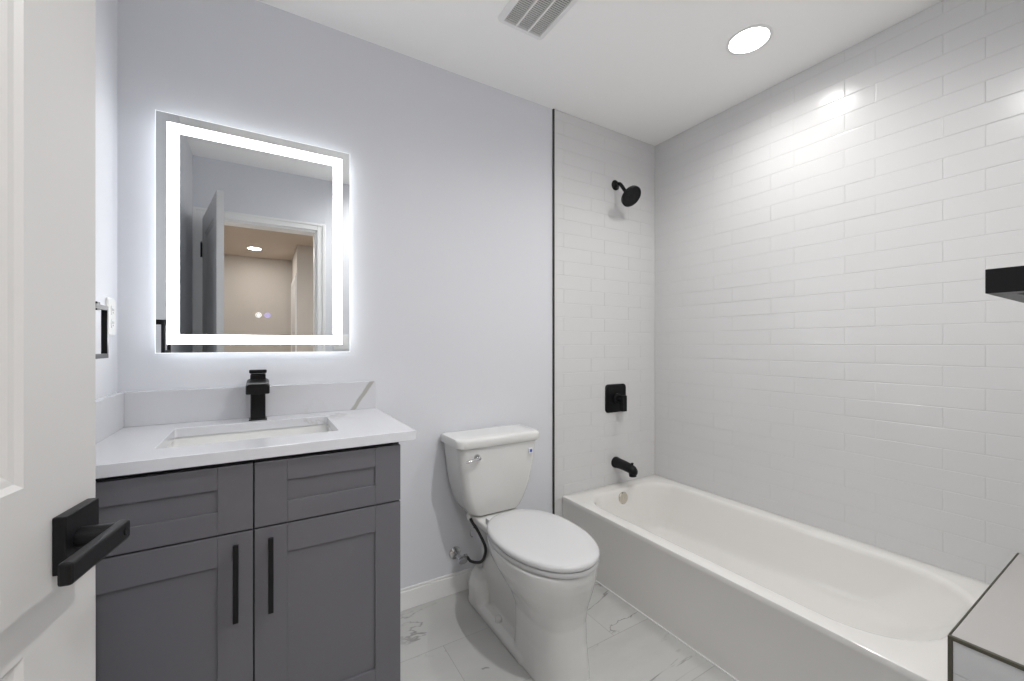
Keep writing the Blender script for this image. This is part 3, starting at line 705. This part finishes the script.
# ------------------------------------------------------------------ tub and shower fittings
fxx = 1.832
t = thing('tub_spout', 'matte black tub spout low on the tile above the tub', 'spout', (fxx, YT, 0.463))
bm = bmesh.new()
def ring_at(y, z, r, sq=1.0): return [(fxx + r * math.cos(a), y, z + r * sq * math.sin(a)) for a in [2 * PI * i / 28 for i in range(28)]]
loft(bm, [ring_at(YT + 0.001, 0.468, 0.033), ring_at(YT - 0.010, 0.468, 0.034), ring_at(YT - 0.014, 0.468, 0.031), ring_at(YT - 0.07, 0.465, 0.029), ring_at(YT - 0.12, 0.459, 0.028), ring_at(YT - 0.145, 0.453, 0.026), ring_at(YT - 0.160, 0.447, 0.019), ring_at(YT - 0.165, 0.444, 0.007)])
lathe(bm, (fxx, YT - 0.136, 0.452), (0, -0.1, -1), [(0, 0.023), (0.034, 0.021), (0.036, 0.016)], 24)
link_mesh('spout_body', bm, M['black'], t, smooth=0.8)
bm = bmesh.new(); lathe(bm, (fxx, YT - 0.135, 0.474), (0, 0, 1), [(0, 0.004), (0.012, 0.004), (0.013, 0.008), (0.020, 0.008), (0.022, 0.004)], 16)
link_mesh('diverter_knob', bm, M['black'], t, smooth=0.6)

t = thing('shower_valve', 'matte black square shower valve trim on the tile above the spout', 'shower valve', (fxx, YT, 0.854))
bm = bmesh.new(); zc = 0.856
def plate(hw, hh, r, y): return [(p[0], y, p[1]) for p in rrect(fxx - hw, fxx + hw, zc - hh, zc + hh, r, 0)]
loft(bm, [plate(0.084, 0.085, 0.022, YT + 0.001), plate(0.084, 0.085, 0.022, YT - 0.006), plate(0.080, 0.081, 0.02, YT - 0.010)])
link_mesh('plate', bm, M['black'], t, smooth=0.5)
bm = bmesh.new(); lathe(bm, (fxx, YT - 0.008, zc), (0, -1, 0), [(0, 0.030), (0.016, 0.029), (0.018, 0.022), (0.040, 0.021), (0.062, 0.021), (0.064, 0.017)], 28)
v = box(bm, fxx - 0.019, fxx + 0.019, YT - 0.078, YT - 0.050, zc - 0.072, zc + 0.022)
link_mesh('handle', bm, M['black'], t, bevel=0.003)

hz = 2.145
t = thing('wall_shower', 'matte black round shower head high on the tiled wall', 'shower head', (fxx, YT, hz))
bm = bmesh.new(); lathe(bm, (fxx, YT + 0.001, hz), (0, -1, 0), [(0, 0.031), (0.005, 0.031), (0.012, 0.024), (0.016, 0.014)], 28)
link_mesh('flange', bm, M['black'], t, smooth=0.5)
bm = bmesh.new(); p_end = Vector((fxx, YT - 0.090, hz - 0.072))
tube(bm, [(fxx, YT, hz), (fxx, YT - 0.03, hz)] + bezier((fxx, YT - 0.035, hz - 0.002), (fxx, YT - 0.05, hz - 0.008), (fxx, YT - 0.07, hz - 0.05), p_end, 8), 0.0105)
link_mesh('arm', bm, M['black'], t, smooth=0.9)
bm = bmesh.new(); ax = Vector((0.0, -0.74, -0.67)).normalized()
lathe(bm, p_end - ax * 0.002, ax, [(0, 0.012), (0.012, 0.017), (0.020, 0.013), (0.026, 0.020), (0.036, 0.050), (0.044, 0.062), (0.056, 0.063), (0.060, 0.060), (0.0605, 0.054), (0.0585, 0.052), (0.0585, 0.02), (0.060, 0.018), (0.060, 0.004)], 40)
hd = link_mesh('head', bm, M['black'], t, smooth=0.6)
bm = bmesh.new(); d_, u_, w_ = frame_of(ax)
for rad, cnt in ((0.012, 6), (0.024, 12), (0.036, 18), (0.046, 24)):
    for i in range(cnt):
        a = 2 * PI * i / cnt
        lathe(bm, p_end + ax * 0.0555 + (u_ * math.cos(a) + w_ * math.sin(a)) * rad, ax, [(0, 0.0016), (0.0035, 0.0013)], 6)
link_mesh('nozzles', bm, M['hose'], hd)

# ------------------------------------------------------------------ towel bar, towel ring, outlet, switch
tbx, tbz, ty1 = 1.25, 1.306, 0.2185
t = thing('towel_bar', 'square black towel bar at the right edge above the tiled ledge', 'towel bar', (1.55, YF + 0.008, tbz))
link_mesh('bar', boxes((tbx + 0.045, tbx + 0.575, ty1 - 0.034, ty1, tbz - 0.0245, tbz + 0.0245)), M['black'], t, bevel=0.0012)
for x in (tbx, tbx + 0.575):
    link_mesh('post', boxes((x, x + 0.045, YF + 0.008, ty1, tbz - 0.0245, tbz + 0.0245)), M['black'], t, bevel=0.0012)

rx, ry0, ry1, rz0, rz1 = -0.340, 1.300, 1.432, 1.145, 1.276
t = thing('towel_ring', 'square black towel ring on the left wall beside the mirror', 'towel ring', (XL, (ry0 + ry1) / 2, rz1))
ym = (ry0 + ry1) / 2
bm = bmesh.new(); box(bm, XL, XL + 0.010, ym - 0.024, ym + 0.024, rz1 - 0.026, rz1 + 0.022); box(bm, XL + 0.008, rx + 0.004, ym - 0.011, ym + 0.011, rz1 - 0.014, rz1 + 0.006)
link_mesh('mount', bm, M['black'], t, bevel=0.0015)
bm = bmesh.new(); b = 0.011
for q in ((ry0, ry1, rz1 - b, rz1), (ry0, ry1, rz0, rz0 + b), (ry0, ry0 + b, rz0 + b, rz1 - b), (ry1 - b, ry1, rz0 + b, rz1 - b)):
    box(bm, rx - 0.006, rx + 0.006, *q)
link_mesh('ring', bm, M['black'], t, bevel=0.001)

def wall_plate(name, label, cat, place, sub, subcat):
    pass
t = thing('outlet', 'white wall outlet on the left wall next to the mirror corner', 'outlet', (XL, 1.742, 1.21))
def on_left(y, z, q): return (XL + q, y, z)
bm = bmesh.new(); oy_, oz_ = 1.742, 1.265
loft(bm, [[on_left(p[0], p[1], q) for p in rrect(oy_ - w, oy_ + w, oz_ - h, oz_ + h, 0.008, 0)] for w, h, q in ((0.036, 0.058, 0.0), (0.036, 0.058, 0.004), (0.033, 0.055, 0.007))])
pl = link_mesh('cover_plate', bm, M['plastic'], t, smooth=0.4)
for dz in (-0.02, 0.02):
    bm = bmesh.new(); loft(bm, [[on_left(p[0], p[1], q) for p in rrect(oy_ - 0.016, oy_ + 0.016, oz_ + dz - 0.014, oz_ + dz + 0.014, 0.008, 0)] for q in (0.006, 0.0088)])
    rc = link_mesh('receptacle', bm, M['plastic'], t, smooth=0.4)
    bm = bmesh.new()
    for dy in (-0.006, 0.006): box(bm, XL + 0.0085, XL + 0.0091, oy_ + dy - 0.001, oy_ + dy + 0.001, oz_ + dz - 0.002, oz_ + dz + 0.006)
    lathe(bm, on_left(oy_, oz_ + dz - 0.007, 0.0085), (1, 0, 0), [(0, 0.0022), (0.0006, 0.0022)], 12)
    link_mesh('slots', bm, M['slot'], rc)

t = thing('light_switch', 'white rocker switch by the doorway, reflected at the mirror corner', 'switch', (0.54, YF, 1.20))
bm = bmesh.new()
loft(bm, [[(p[0], YF + q, p[1]) for p in rrect(0.54 - w, 0.54 + w, 1.20 - h, 1.20 + h, 0.006, 0)] for w, h, q in ((0.058, 0.058, 0.0), (0.058, 0.058, 0.004), (0.055, 0.055, 0.007))])
link_mesh('cover_plate', bm, M['plastic'], t, smooth=0.4)
for x in (0.517, 0.563):
    bm = bmesh.new(); v = box(bm, x - 0.016, x + 0.016, YF + 0.006, YF + 0.009, 1.167, 1.233)
    for q in v:
        if q.co.z > 1.2 and q.co.y > YF + 0.008: q.co.y += 0.003
    link_mesh('rocker', bm, M['plastic'], t, bevel=0.001)
